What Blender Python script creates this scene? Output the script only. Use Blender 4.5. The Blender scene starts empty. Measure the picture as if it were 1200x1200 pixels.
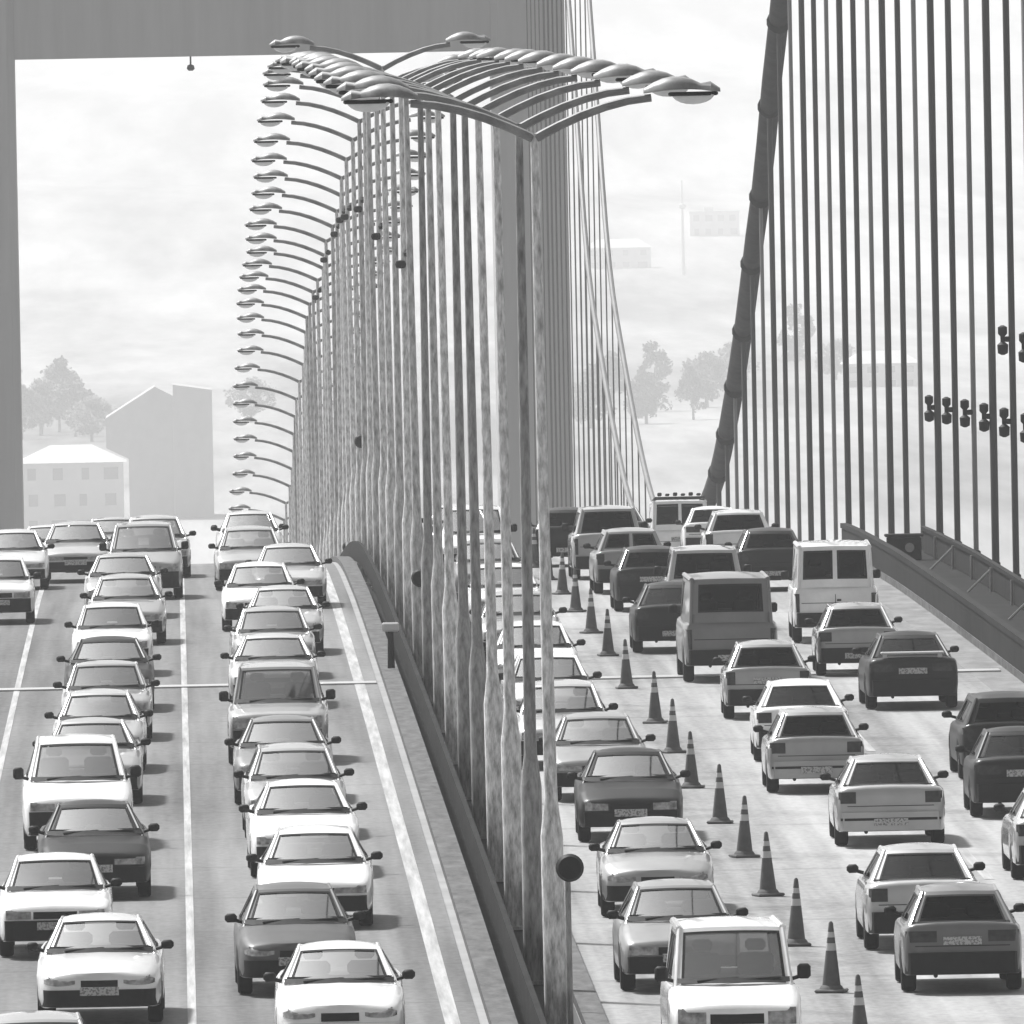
import bpy, math, random
from mathutils import Vector, Matrix

random.seed(7)
R = math.radians
S = bpy.context.scene
COL = S.collection
FAR = 2.2               # scale of the far shore
CAM_Z = 110.0          # height of the camera above the strait

# ------------------------------------------------------------------ materials
def nodes_of(m):
    m.use_nodes = True
    nt = m.node_tree
    return nt, nt.nodes, nt.links, nt.nodes['Principled BSDF']

def mat(name, g, rough=0.6, metal=0.0, coat=0.0, var=0.0, scale=8.0, stretch=(1, 1, 1), bump=0.0, spec=0.5):
    """neutral grey procedural material: base value broken up by noise"""
    m = bpy.data.materials.new(name)
    nt, N, L, P = nodes_of(m)
    P.inputs['Base Color'].default_value = (g, g, g, 1)
    P.inputs['Roughness'].default_value = rough
    P.inputs['Metallic'].default_value = metal
    P.inputs['Coat Weight'].default_value = coat
    P.inputs['Coat Roughness'].default_value = 0.06
    P.inputs['Specular IOR Level'].default_value = spec
    if var > 0:
        tc = N.new('ShaderNodeTexCoord'); mp = N.new('ShaderNodeMapping')
        mp.inputs['Scale'].default_value = stretch
        nz = N.new('ShaderNodeTexNoise'); nz.inputs['Scale'].default_value = scale
        nz.inputs['Detail'].default_value = 6; nz.inputs['Roughness'].default_value = 0.62
        cr = N.new('ShaderNodeValToRGB')
        lo, hi = max(0, g * (1 - var)), min(1, g * (1 + var))
        cr.color_ramp.elements[0].position = .3; cr.color_ramp.elements[1].position = .7
        cr.color_ramp.elements[0].color = (lo, lo, lo, 1); cr.color_ramp.elements[1].color = (hi, hi, hi, 1)
        L.new(tc.outputs['Object'], mp.inputs['Vector']); L.new(mp.outputs['Vector'], nz.inputs['Vector'])
        L.new(nz.outputs['Fac'], cr.inputs['Fac']); L.new(cr.outputs['Color'], P.inputs['Base Color'])
        if bump > 0:
            b = N.new('ShaderNodeBump'); b.inputs['Strength'].default_value = bump; b.inputs['Distance'].default_value = 0.02
            L.new(nz.outputs['Fac'], b.inputs['Height']); L.new(b.outputs['Normal'], P.inputs['Normal'])
    return m

def road_mat(name, g, track, lane0, pitch, joints):
    """asphalt: aggregate noise, long wheel-worn streaks along the road, thin transverse seams"""
    m = bpy.data.materials.new(name)
    nt, N, L, P = nodes_of(m)
    P.inputs['Roughness'].default_value = 0.75
    P.inputs['Specular IOR Level'].default_value = 0.35
    tc = N.new('ShaderNodeTexCoord')
    def math_(op, a, b=None, c=None):
        n = N.new('ShaderNodeMath'); n.operation = op
        for k, v in enumerate((a, b, c)):
            if v is None: continue
            if isinstance(v, (int, float)): n.inputs[k].default_value = v
            else: L.new(v, n.inputs[k])
        return n.outputs[0]
    def noise(scale, st, det=5):
        mp = N.new('ShaderNodeMapping'); mp.inputs['Scale'].default_value = st
        nz = N.new('ShaderNodeTexNoise'); nz.inputs['Scale'].default_value = scale
        nz.inputs['Detail'].default_value = det
        L.new(tc.outputs['Object'], mp.inputs['Vector']); L.new(mp.outputs['Vector'], nz.inputs['Vector'])
        return nz.outputs['Fac']
    sx = N.new('ShaderNodeSeparateXYZ'); L.new(tc.outputs['Object'], sx.inputs[0])
    # pale wheel-polished band down the middle of every lane
    ph = math_('MULTIPLY', math_('SUBTRACT', sx.outputs['X'], lane0), 2 * math.pi / pitch)
    band = math_('MULTIPLY', math_('SUBTRACT', 1.0, math_('COSINE', ph)), 0.5 * track)
    streak = math_('MULTIPLY', math_('SUBTRACT', noise(1.0, (2.2, .03, 1)),   .5), 1.9)
    patch = math_('MULTIPLY', math_('SUBTRACT', noise(1.0, (.35, .035, 1)), .5), 1.7)
    grit = math_('MULTIPLY', math_('SUBTRACT', noise(9.0, (1, .35, 1), 8), .5), 0.9)
    tot = math_('ADD', math_('ADD', math_('ADD', 1.0, band), math_('ADD', streak, patch)), grit)
    # seams: thin dark lines across the deck
    fr = math_('FRACT', math_('DIVIDE', sx.outputs['Y'], joints))
    seam = math_('MULTIPLY', math_('LESS_THAN', fr, 0.03), math_('MULTIPLY', noise(1.0, (.6, .05, 1)), 1.8))
    tot = math_('MULTIPLY', tot, math_('SUBTRACT', 1.0, math_('MULTIPLY', seam, 0.2)))
    val = math_('MULTIPLY', tot, g)
    cm = N.new('ShaderNodeCombineXYZ')
    for k in range(3): L.new(val, cm.inputs[k])
    L.new(cm.outputs[0], P.inputs['Base Color'])
    return m

def glass_mat(name, tint, refl, shine=.95):
    m = bpy.data.materials.new(name)
    nt, N, L, P = nodes_of(m)
    N.remove(P)
    out = [n for n in N if n.type == 'OUTPUT_MATERIAL'][0]
    tr = N.new('ShaderNodeBsdfTransparent'); tr.inputs['Color'].default_value = (tint, tint, tint, 1)
    gl = N.new('ShaderNodeBsdfGlossy'); gl.inputs['Roughness'].default_value = 0.04
    gl.inputs['Color'].default_value = (shine, shine, shine, 1)
    lw = N.new('ShaderNodeLayerWeight'); lw.inputs['Blend'].default_value = refl
    mx = N.new('ShaderNodeMixShader')
    L.new(lw.outputs['Fresnel'], mx.inputs['Fac'])
    L.new(tr.outputs[0], mx.inputs[1]); L.new(gl.outputs[0], mx.inputs[2])
    L.new(mx.outputs[0], out.inputs['Surface'])
    return m

def hill_mat():
    m = bpy.data.materials.new('hillside')
    nt, N, L, P = nodes_of(m)
    P.inputs['Roughness'].default_value = .95
    tc = N.new('ShaderNodeTexCoord')
    def nz(scale, det, st):
        mp = N.new('ShaderNodeMapping'); mp.inputs['Scale'].default_value = st
        n = N.new('ShaderNodeTexNoise'); n.inputs['Scale'].default_value = scale; n.inputs['Detail'].default_value = det
        n.inputs['Roughness'].default_value = .68
        L.new(tc.outputs['Object'], mp.inputs['Vector']); L.new(mp.outputs['Vector'], n.inputs['Vector'])
        return n.outputs['Fac']
    a = nz(.022, 10, (1, .07, 1)); b = nz(.0045, 4, (1, .09, 1))
    mx = N.new('ShaderNodeMath'); mx.operation = 'MULTIPLY_ADD'; mx.inputs[1].default_value = .55
    L.new(a, mx.inputs[0])
    m2 = N.new('ShaderNodeMath'); m2.operation = 'MULTIPLY'; m2.inputs[1].default_value = .45
    L.new(b, m2.inputs[0]); L.new(m2.outputs[0], mx.inputs[2])
    cr = N.new('ShaderNodeValToRGB'); cr.color_ramp.elements[0].position = .42; cr.color_ramp.elements[1].position = .60
    cr.color_ramp.elements[0].color = (.05, .05, .05, 1); cr.color_ramp.elements[1].color = (.36, .36, .36, 1)
    L.new(mx.outputs[0], cr.inputs['Fac']); L.new(cr.outputs['Color'], P.inputs['Base Color'])
    return m

def plate_mat():
    m = bpy.data.materials.new('number_plate_white')
    nt, N, L, P = nodes_of(m)
    tc = N.new('ShaderNodeTexCoord'); br = N.new('ShaderNodeTexBrick')
    mp = N.new('ShaderNodeMapping'); mp.inputs['Scale'].default_value = (1, 0, 1)
    mp.inputs['Rotation'].default_value = (R(90), 0, 0)
    nz = N.new('ShaderNodeTexNoise'); nz.inputs['Scale'].default_value = 34; nz.inputs['Detail'].default_value = 2
    cr = N.new('ShaderNodeValToRGB')
    cr.color_ramp.elements[0].position = .44; cr.color_ramp.elements[1].position = .5
    cr.color_ramp.elements[0].color = (.16, .16, .16, 1); cr.color_ramp.elements[1].color = (.42, .42, .42, 1)
    L.new(tc.outputs['Object'], nz.inputs['Vector']); L.new(nz.outputs['Fac'], cr.inputs['Fac'])
    L.new(cr.outputs['Color'], P.inputs['Base Color'])
    return m

M = {}
def setup_materials():
    M['asphalt_left'] = road_mat('asphalt_left', .125, .4, -3.2, 3.34, 9.0)
    M['asphalt_right'] = road_mat('asphalt_right', .215, .35, 5.2, 3.4, 14.0)
    M['shoulder'] = mat('shoulder_asphalt', .17, .85, var=.35, scale=2.0, stretch=(1, .25, 1), bump=.3)
    M['concrete'] = mat('kerb_concrete', .075, .85, var=.6, scale=2.2, stretch=(2.2, .5, 2.2), bump=.4)
    M['white_line'] = mat('road_paint', .33, .7, var=.4, scale=2.2, stretch=(4, .12, 1))
    M['joint_steel'] = mat('joint_steel', .42, .4, metal=.3, var=.15, scale=3)
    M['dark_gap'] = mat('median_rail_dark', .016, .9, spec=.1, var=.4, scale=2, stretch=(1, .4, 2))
    M['deck_steel'] = mat('deck_steel', .25, .6, var=.2, scale=.6)
    M['tower'] = mat('tower_paint', .41, .6, var=.08, scale=.8, stretch=(1.6, 1.6, .12))
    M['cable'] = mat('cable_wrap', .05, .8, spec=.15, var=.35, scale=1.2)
    M['cable_haze_grey'] = mat('cable_haze_grey', .13, .6, var=.2, scale=.5)  # paler than the near cable: distance haze put into the colour
    M['hanger'] = mat('hanger_wire', .07, .7, metal=.1, var=.3, scale=.6, stretch=(1, 1, .3))
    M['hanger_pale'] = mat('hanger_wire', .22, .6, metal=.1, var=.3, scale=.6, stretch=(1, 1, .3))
    M['galv'] = mat('galvanised', .27, .55, metal=.25, var=.55, scale=1.3, stretch=(3, 3, .55))
    for i, g in enumerate((.26, .46, .60, .74)):
        M['galv%d' % (i + 1)] = mat('galvanised', g, .6, metal=.1, var=.6, scale=4.5 + .8 * i, stretch=(3, 3, .7))
    M['lamp_arm'] = mat('lamp_arm', .2, .6, var=.4, scale=2)
    M['lamp_shell'] = mat('lamp_shell', .22, .5, metal=.1, var=.45, scale=3.5)
    M['bowl'] = mat('lamp_bowl', .8, .12, var=.05, scale=4)
    M['black'] = mat('black_plastic', .012, .6, spec=.15)
    M['rail_dark'] = mat('guard_rail_paint', .013, .8, spec=.12, var=.4, scale=1.1, stretch=(1, .6, 1))
    M['rail_panel'] = mat('walkway_panel', .022, .85, spec=.12, var=.35, scale=.9)
    M['rail_lite'] = mat('stay_rod', .4, .5, var=.2, scale=2)
    M['walk'] = mat('walkway_deck', .02, .95, spec=.1, var=.3, scale=1)
    M['trim'] = mat('bumper_plastic', .014, .65, spec=.15, var=.25, scale=5)
    M['rubber'] = mat('tyre_rubber', .011, .85, spec=.15)
    M['rim'] = mat('wheel_rim', .3, .35, metal=.7)
    M['seal'] = mat('window_rubber', .015, .7, spec=.15)
    M['interior'] = mat('cabin_trim', .035, .8, var=.3, scale=4)
    M['seat'] = mat('seat_cloth', .04, .9, var=.25, scale=6)
    M['glass'] = glass_mat('windscreen_glass', .72, .76)
    M['glass_rear'] = glass_mat('rear_glass', .3, .3, .6)
    M['glass_tint'] = glass_mat('tinted_glass', .3, .14, .5)
    M['lamp'] = mat('headlamp_glass', .32, .12, metal=.5, coat=.6, var=.7, scale=9)
    M['tail'] = mat('tail_lamp', .03, .25, coat=.3, spec=.2, var=.4, scale=12)
    M['plate'] = plate_mat()
    M['cone'] = mat('cone_rubber', .10, .7, spec=.2, var=.2, scale=5)
    M['cone_base'] = mat('cone_base', .11, .8, var=.3, scale=4)
    M['cone_white'] = mat('cone_band', .5, .5)
    M['water'] = mat('water', .12, .15, var=.3, scale=.03)
    M['hill'] = hill_mat()
    M['leaf'] = mat('foliage', .14, .7, var=.5, scale=.25)
    M['bark'] = mat('bark', .1, .9)
    M['plaster'] = mat('pale_plaster', .62, .85, var=.06, scale=.2)
    M['grey_wall'] = mat('grey_wall', .38, .85, var=.08, scale=.3)
    M['roof_pale'] = mat('pale_roof', .55, .8, var=.1, scale=.3)
    M['pane'] = mat('window_pane', .32, .2)

PAINT = {}
def paint(g, metal=False):
    key = (round(g, 3), metal)
    if key not in PAINT:
        PAINT[key] = mat('car_paint', g, .32 if metal else .42, metal=.45 if metal else 0, coat=1.0 if g > .25 else .5 if g > .1 else .12, var=.13, scale=1.3, spec=.5 if g > .25 else .3 if g > .1 else .15)
    return PAINT[key]

# ------------------------------------------------------------------ mesh helpers
class MB:
    def __init__(self): self.v = []; self.f = []
    def add(self, vs, fs):
        o = len(self.v); self.v += [tuple(p) for p in vs]; self.f += [tuple(i + o for i in f) for f in fs]
    def box(self, a, b):
        (x0, y0, z0), (x1, y1, z1) = a, b
        self.add([(x0, y0, z0), (x1, y0, z0), (x1, y1, z0), (x0, y1, z0), (x0, y0, z1), (x1, y0, z1), (x1, y1, z1), (x0, y1, z1)],
                 [(0, 3, 2, 1), (4, 5, 6, 7), (0, 1, 5, 4), (1, 2, 6, 5), (2, 3, 7, 6), (3, 0, 4, 7)])
    def rbox(self, a, b, r):
        """box with chamfered edges"""
        c = [(a[i] + b[i]) / 2 for i in range(3)]; h = [abs(b[i] - a[i]) / 2 for i in range(3)]
        r = min(r, min(h) * .95)
        vs = []
        for sx in (-1, 1):
            for sy in (-1, 1):
                for sz in (-1, 1):
                    for k in range(3):
                        p = [h[0] - r, h[1] - r, h[2] - r]; p[k] = h[k]
                        vs.append((c[0] + sx * p[0], c[1] + sy * p[1], c[2] + sz * p[2]))
        idx = lambda sx, sy, sz, k: (((sx > 0) * 4 + (sy > 0) * 2 + (sz > 0)) * 3 + k)
        fs = []
        for s in (-1, 1):
            fs.append([idx(s, -1, -1, 0), idx(s, 1, -1, 0), idx(s, 1, 1, 0), idx(s, -1, 1, 0)])
            fs.append([idx(-1, s, -1, 1), idx(1, s, -1, 1), idx(1, s, 1, 1), idx(-1, s, 1, 1)])
            fs.append([idx(-1, -1, s, 2), idx(1, -1, s, 2), idx(1, 1, s, 2), idx(-1, 1, s, 2)])
        for s in (-1, 1):
            for t in (-1, 1):
                fs.append([idx(-1, s, t, 1), idx(1, s, t, 1), idx(1, s, t, 2), idx(-1, s, t, 2)])
                fs.append([idx(s, -1, t, 0), idx(s, 1, t, 0), idx(s, 1, t, 2), idx(s, -1, t, 2)])
                fs.append([idx(s, t, -1, 0), idx(s, t, 1, 0), idx(s, t, 1, 1), idx(s, t, -1, 1)])
        for sx in (-1, 1):
            for sy in (-1, 1):
                for sz in (-1, 1):
                    fs.append([idx(sx, sy, sz, k) for k in range(3)])
        self.add(vs, fs)
    def tube(self, pts, rad, n=8, cap=True):
        """swept tube; rad is a number or one per point"""
        pts = [Vector(p) for p in pts]
        if not hasattr(rad, '__len__'): rad = [rad] * len(pts)
        vs, fs = [], []
        for i, p in enumerate(pts):
            d = (pts[min(i + 1, len(pts) - 1)] - pts[max(i - 1, 0)]).normalized()
            a = Vector((1, 0, 0)) if abs(d.x) < .8 else Vector((0, 1, 0))
            u = d.cross(a).normalized(); w = d.cross(u)
            for k in range(n):
                t = 2 * math.pi * k / n
                vs.append(p + (u * math.cos(t) + w * math.sin(t)) * rad[i])
        for i in range(len(pts) - 1):
            for k in range(n):
                fs.append((i * n + k, i * n + (k + 1) % n, (i + 1) * n + (k + 1) % n, (i + 1) * n + k))
        if cap:
            fs.append(tuple(range(n))); fs.append(tuple((len(pts) - 1) * n + k for k in range(n)))
        self.add(vs, fs)
    def lathe(self, prof, n=20, axis='z', c=(0, 0, 0)):
        vs, fs = [], []
        for (r, h) in prof:
            for k in range(n):
                t = 2 * math.pi * k / n
                a, b = r * math.cos(t), r * math.sin(t)
                p = (a, b, h) if axis == 'z' else (h, a, b) if axis == 'x' else (a, h, b)
                vs.append((p[0] + c[0], p[1] + c[1], p[2] + c[2]))
        for i in range(len(prof) - 1):
            for k in range(n):
                fs.append((i * n + k, i * n + (k + 1) % n, (i + 1) * n + (k + 1) % n, (i + 1) * n + k))
        fs.append(tuple(range(n))); fs.append(tuple((len(prof) - 1) * n + k for k in range(n)))
        self.add(vs, fs)
    def strip(self, rows):
        """grid from rows of points"""
        n = len(rows[0]); vs = [p for r in rows for p in r]
        fs = [(i * n + k, i * n + k + 1, (i + 1) * n + k + 1, (i + 1) * n + k) for i in range(len(rows) - 1) for k in range(n - 1)]
        self.add(vs, fs)
    def build(self, name, m, parent=None, smooth=None, objlink=False):
        me = bpy.data.meshes.new(name)
        me.from_pydata(self.v, [], self.f); me.update()
        import bmesh
        bm = bmesh.new(); bm.from_mesh(me)
        if smooth is not None: bmesh.ops.remove_doubles(bm, verts=bm.verts, dist=2e-5)
        bmesh.ops.recalc_face_normals(bm, faces=bm.faces); bm.to_mesh(me); bm.free()
        if smooth is not None:
            for p in me.polygons: p.use_smooth = True
            me.set_sharp_from_angle(angle=R(smooth))
        me.materials.append(m)
        o = bpy.data.objects.new(name, me); COL.objects.link(o)
        if objlink:
            o.material_slots[0].link = 'OBJECT'; o.material_slots[0].material = m
        if parent: o.parent = parent
        return o

def tag(o, label=None, cat=None, group=None, kind=None):
    if label: o['label'] = label
    if cat: o['category'] = cat
    if group: o['group'] = group
    if kind: o['kind'] = kind
    return o

def empty(name, loc=(0, 0, 0)):
    o = bpy.data.objects.new(name, None); COL.objects.link(o); o.location = loc
    o.empty_display_size = .3
    return o

KIDS = {}
def kids(o): return [c for c in bpy.data.objects if c.parent == o]
def copy_tree(o, parent=None):
    c = o.copy(); COL.objects.link(c); c.parent = parent
    if o.name not in KIDS: KIDS[o.name] = kids(o)
    for ch in KIDS[o.name]: copy_tree(ch, c)
    return c

# ------------------------------------------------------------------ road profile (crest)
PROF = [(120, -12.9), (234, -12.2), (260, -12.0), (290, -11.82), (320, -11.65), (350, -11.53), (380, -11.45), (400, -11.45),
        (430, -11.65), (458, -12.35), (504, -14.2), (568, -16.8), (644, -20.0), (716, -24.4), (816, -31.9), (880, -37.5), (1000, -48)]
def spline(P, D):
    D = min(max(D, P[0][0]), P[-1][0])
    i = 0
    while i < len(P) - 2 and P[i + 1][0] < D: i += 1
    m = []
    for k in (i, i + 1):
        a, b = max(k - 1, 0), min(k + 1, len(P) - 1)
        m.append((P[b][1] - P[a][1]) / (P[b][0] - P[a][0]))
    h = P[i + 1][0] - P[i][0]; t = (D - P[i][0]) / h
    return ((2*t**3 - 3*t*t + 1) * P[i][1] + (t**3 - 2*t*t + t) * h * m[0] + (-2*t**3 + 3*t*t) * P[i+1][1] + (t**3 - t*t) * h * m[1])
def road_z(D): return CAM_Z + spline(PROF, D)
def slope(D): return math.atan2(road_z(D + 2) - road_z(D - 2), 4)
def ys(a, b, st=4.0):
    n = max(1, int(round((b - a) / st)))
    return [a + (b - a) * k / n for k in range(n + 1)]

def sheet(name, x0, x1, a, b, h, m, st=4.0, nx=1):
    mb = MB()
    mb.strip([[(x0 + (x1 - x0) * k / nx, D, road_z(D) + h) for k in range(nx + 1)] for D in ys(a, b, st)])
    return mb.build(name, m, smooth=30)

def beam(name, x0, x1, z0, z1, a, b, m, st=4.0, parent=None):
    """solid bar that follows the road"""
    mb = MB(); Ds = ys(a, b, st)
    mb.strip([[(x0, D, road_z(D) + z0), (x0, D, road_z(D) + z1), (x1, D, road_z(D) + z1), (x1, D, road_z(D) + z0), (x0, D, road_z(D) + z0)] for D in Ds])
    n = len(Ds)
    mb.add([mb.v[k] for k in range(4)], [(0, 1, 2, 3)]); mb.add([mb.v[(n - 1) * 5 + k] for k in range(4)], [(0, 1, 2, 3)])
    return mb.build(name, m, parent, smooth=30)

# ------------------------------------------------------------------ the setting
MED = 4.9      # lamp post line
def build_setting():
    deck0, deck1 = -60, 1000
    st = tag
    st(beam('bridge_deck', -9.2, 4.26, -2.6, -.02, deck0, deck1, M['deck_steel']), kind='structure')
    st(beam('bridge_deck', 5.12, 16.38, -2.6, -.02, deck0, deck1, M['deck_steel']), kind='structure')
    st(sheet('road_left_carriageway', -6.9, 3.8, deck0, deck1, 0, M['asphalt_left']), kind='structure')
    st(sheet('road_right_carriageway', 5.42, 15.3, deck0, deck1, 0, M['asphalt_right']), kind='structure')
    st(sheet('road_shoulder', 15.3, 16.05, deck0, deck1, 0.002, M['shoulder']), kind='structure')
    st(beam('walkway', 16.385, 18.3, -.3, .18, deck0, 424, M['walk']), kind='structure')
    st(beam('deck_edge_girder', 16.385, 18.6, -2.6, -.95, deck0, deck1, M['rail_panel']), kind='structure')
    # markings, 4 mm proud
    mk = lambda n, x, w, a, b: st(sheet(n, x - w / 2, x + w / 2, a, b, .006, M['white_line']), kind='structure')
    mk('lane_line_solid', .05, .115, 120, 640)
    mk('lane_line_left', -3.2, .115, 120, 640)
    mk('edge_line', 3.45, .20, 120, 640)
    D = 130
    dash = MB()
    while D < 620:
        dash.strip([[(11.92, d, road_z(d) + .006), (12.07, d, road_z(d) + .006)] for d in ys(D, D + 9, 3)]); D += 22
    st(dash.build('lane_line_dashed', M['white_line']), kind='structure')
    # kerb of the median, a low cast strip with a worn lip
    st(beam('kerb', 3.92, 4.26, -.01, .12, 120, 640, M['concrete']), kind='structure')
    st(beam('kerb_right', 5.12, 5.42, 0, .14, 120, 640, M['concrete']), kind='structure')
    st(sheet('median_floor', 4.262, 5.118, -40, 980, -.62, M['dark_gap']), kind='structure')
    # expansion joint across the deck
    jl = MB()
    for (x0, x1) in ((-6.9, 3.78), (5.46, 15.9)):
        jl.box((x0, 340.8, road_z(341) + .004), (x1, 341.9, road_z(341) + .03))
    st(jl.build('expansion_joint', M['joint_steel']), kind='structure')
    # far shore: one sheet that climbs out of the water into hills
    def tz(x, y):
        base = spline([(3500, -14), (4000, 8), (6000, 12), (8000, 18), (10000, 64), (13000, 165), (16500, 330)], y)
        a = .5 * math.sin(x * .0016 + 1.2) + .35 * math.sin(x * .0041 + y * .001) + .3 * math.sin(y * .003 + x * .0022)
        return base + a * 22 * min(1, max(0, (y - 7000) / 2500))
    mb = MB()
    mb.strip([[(x, y, tz(x, y)) for x in range(-2000, 3001, 100)] for y in range(3500, 16501, 125)])
    st(mb.build('hills', M['hill'], smooth=60), kind='structure')
    mb = MB(); mb.strip([[(-4000, -800, 0), (5000, -800, 0)], [(-4000, 17500, 0), (5000, 17500, 0)]])
    st(mb.build('water', M['water']), kind='structure')
    return tz

# ------------------------------------------------------------------ rails, tower, cable
def build_structures():
    a, b = 250, 426
    r = tag(empty('guard_rail', (16.2, a, road_z(a))), 'long dark steel guard rail along the right edge of the road', 'guard rail')
    def par(o):
        o.parent = r; o.matrix_parent_inverse = Matrix.Translation(-Vector(r.location)); return o
    par(beam('rail_panel', 16.07, 16.13, .10, .69, a, b, M['rail_dark']))
    par(beam('top_rail', 16.04, 16.20, .71, .83, a, b, M['rail_dark']))
    par(beam('plinth', 16.05, 16.34, -.01, .16, a, b, M['concrete']))
    D = a + 1
    while D < 425:
        m = MB(); m.box((16.14, D - .08, road_z(D) + .1), (16.28, D + .08, road_z(D) + .70))
        par(m.build('post', M['rail_dark'])); D += 6
    b = 420
    # outer railing with infill panel, leaning stay rods
    r2 = tag(empty('walkway_railing', (17.8, a, road_z(a))), 'dark outer railing of the footway behind the guard rail', 'railing')
    def par2(o):
        o.parent = r2; o.matrix_parent_inverse = Matrix.Translation(-Vector(r2.location)); return o
    par2(beam('infill_panel', 17.78, 17.82, .2, .70, a, b, M['rail_panel']))
    par2(beam('hand_rail', 17.74, 17.86, .72, .81, a, b, M['rail_dark']))
    D = a + 2; k = 0
    while D < 419:
        m = MB(); z = road_z(D)
        m.tube([(17.72, D, z + .18), (17.72, D, z + .72)], .035, 6)
        if k % 2 == 0: m.tube([(17.2, D, z + .18), (17.7, D, z + .66)], .03, 6)
        par2(m.build('stay_rod', M['rail_lite'])); D += 9.4; k += 1
    # cabinets on the footway
    for (D, h, lab) in ((412, .55, 'small dark equipment cabinet on the footway near the end of the railing'),):
        c = tag(empty('equipment_cabinet', (17.0, D, road_z(D) + .18)), lab, 'cabinet')
        m = MB(); m.rbox((-.4, -.3, 0), (.4, .3, h), .03); m.build('cabinet_body', M['rail_panel'], c)
        m = MB(); m.rbox((-.45, -.35, h + .002), (.45, .35, h + .07), .02); m.build('lid', M['rail_dark'], c)
        m = MB(); m.lathe([(.11, -.32), (.11, -.302)], 16, 'y', (.12, 0, h * .55)); m.build('warning_disc', M['rail_lite'], c)
    # left guard rail (same make, off to the left of the left lanes)
    # ---- tower
    t = tag(empty('bridge_tower', (4.9, 880, 0)), 'huge plain grey portal tower of the suspension bridge straddling the road', 'bridge tower')
    def leg(xa, xb):
        m = MB()
        m.rbox((xa - 4.9, -3, -2), (xb - 4.9, 3, CAM_Z + 70), .35)
        for k in range(1, 3):
            x = xa + (xb - xa) * k / 3 - 4.9
            m.box((x - .04, -3.03, 0), (x + .04, -2.99, CAM_Z + 60))
        for z in range(4, int(CAM_Z) + 60, 12):
            m.box((xa - 4.9 + .4, -3.025, z), (xb - 4.9 - .4, -2.995, z + .06))
        m.build('leg', M['tower'], t)
    leg(-11.6, -7.75); leg(16.05, 19.75)
    m = MB(); m.box((-7.75 - 4.9 + .003, -2.6, CAM_Z + 1.75), (16.05 - 4.9 - .003, 2.6, CAM_Z + 12))
    m.box((-7.75 - 4.9 + .003, -2.66, CAM_Z + 4.9), (16.05 - 4.9 - .003, -2.6, CAM_Z + 5.05))
    m.build('crossbeam', M['tower'], t)
    n = tag(empty('navigation_light', (1.05, 878, CAM_Z + 1.75)), 'tiny dark lamp hanging under the tower crossbeam', 'lamp')
    m = MB(); m.tube([(0, 0, 0), (0, 0, -.4)], .05, 6); m.build('stem', M['black'], n)
    m = MB(); m.lathe([(.05, -.4), (.16, -.45), (.2, -.62), (.1, -.72)], 12); m.build('lamp_housing', M['black'], n)
    # ---- main cable
    CX = 18.0
    CP = [(-40, 330), (200, 135), (300, 84.5), (400, 42), (440, 27), (480, 13.4), (516.8, 2.36), (527.2, -.41), (534.6, -2.75), (543.6, -4.8), (556, -7.77),
          (574, -11.3), (590, -13.6), (620, -15.9), (650, -16.9), (684, -15.8), (724, -10.7), (743, -6.9), (763, 2.0), (800, 17), (876, 46)]
    def cz(D): return CAM_Z + spline(CP, D)
    c = tag(empty('main_cable', (CX, 650, cz(650))), 'thick dark main suspension cable curving down to the road on the right', 'cable')
    def parc(o):
        o.parent = c; o.matrix_parent_inverse = Matrix.Translation(-Vector(c.location)); return o
    m = MB(); m.tube([(CX, D, cz(D)) for D in ys(-40, 640, 6)], .30, 14); parc(m.build('cable_strand', M['cable'], smooth=40))
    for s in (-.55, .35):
        m = MB(); m.tube([(CX + s, D, cz(D) + .05) for D in ys(640, 876, 5)], .11, 8); parc(m.build('far_strand', M['cable_haze_grey'], smooth=40))  # far cable as thin pale twin ropes, faded by colour and shape for haze
    # hangers
    hl = []
    D = 368.5; k = 0
    names = ['first', 'second', 'third', 'fourth', 'fifth', 'sixth', 'seventh', 'eighth', 'ninth', 'tenth', 'eleventh', 'twelfth', 'thirteenth', 'fourteenth', 'fifteenth',
             'sixteenth', 'seventeenth', 'eighteenth', 'nineteenth', 'twentieth', 'twenty-first', 'twenty-second', 'twenty-third', 'twenty-fourth', 'twenty-fifth']
    while D < 588:
        z0, z1 = road_z(D) + (.19 if D < 423 else -.94), cz(D)
        h = tag(empty('hanger_cable', (CX, D, z0)), f'dark vertical hanger cable, {names[k]} from the right edge of the photo', 'cable', 'vertical hanger cables on the right')
        rad = .13 if k == 0 else .06 + .012 * ((k * 7) % 3)
        m = MB(); m.tube([(0, 0, 0), (0, 0, z1 - z0)], rad, 8); m.build('wire_rope', M['hanger' if k % 3 else 'hanger_pale'], h, smooth=50)
        m = MB(); m.rbox((-.10, -.12, -.1), (.10, .12, .55), .03); m.build('socket', M['cable'], h)
        m = MB(); m.tube([(0, -.26, z1 - z0 - .05), (0, .26, z1 - z0 - .05)], .36, 14); m.build('cable_band', M['cable'], h)
        def damper(zz):
            q = MB()
            q.rbox((-.16, -.05, zz - .06), (.0, .05, zz + .06), .02)
            q.lathe([(.03, zz - .34), (.11, zz - .30), (.12, zz - .12), (.05, zz - .06), (.05, zz + .06), (.10, zz + .12), (.10, zz + .26), (.03, zz + .30)], 10, 'z', (-.2, 0, 0))
            q.build('damper', M['black'], h, smooth=40)
        if k <= 5: damper(4.1 - z0 + road_z(D) - .08 * k)
        if k <= 1: damper(5.6)
        D += 9.4; k += 1
    # hangers of the far half, haze painted in as a paler grey
    D = 690.0; k = 0
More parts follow.
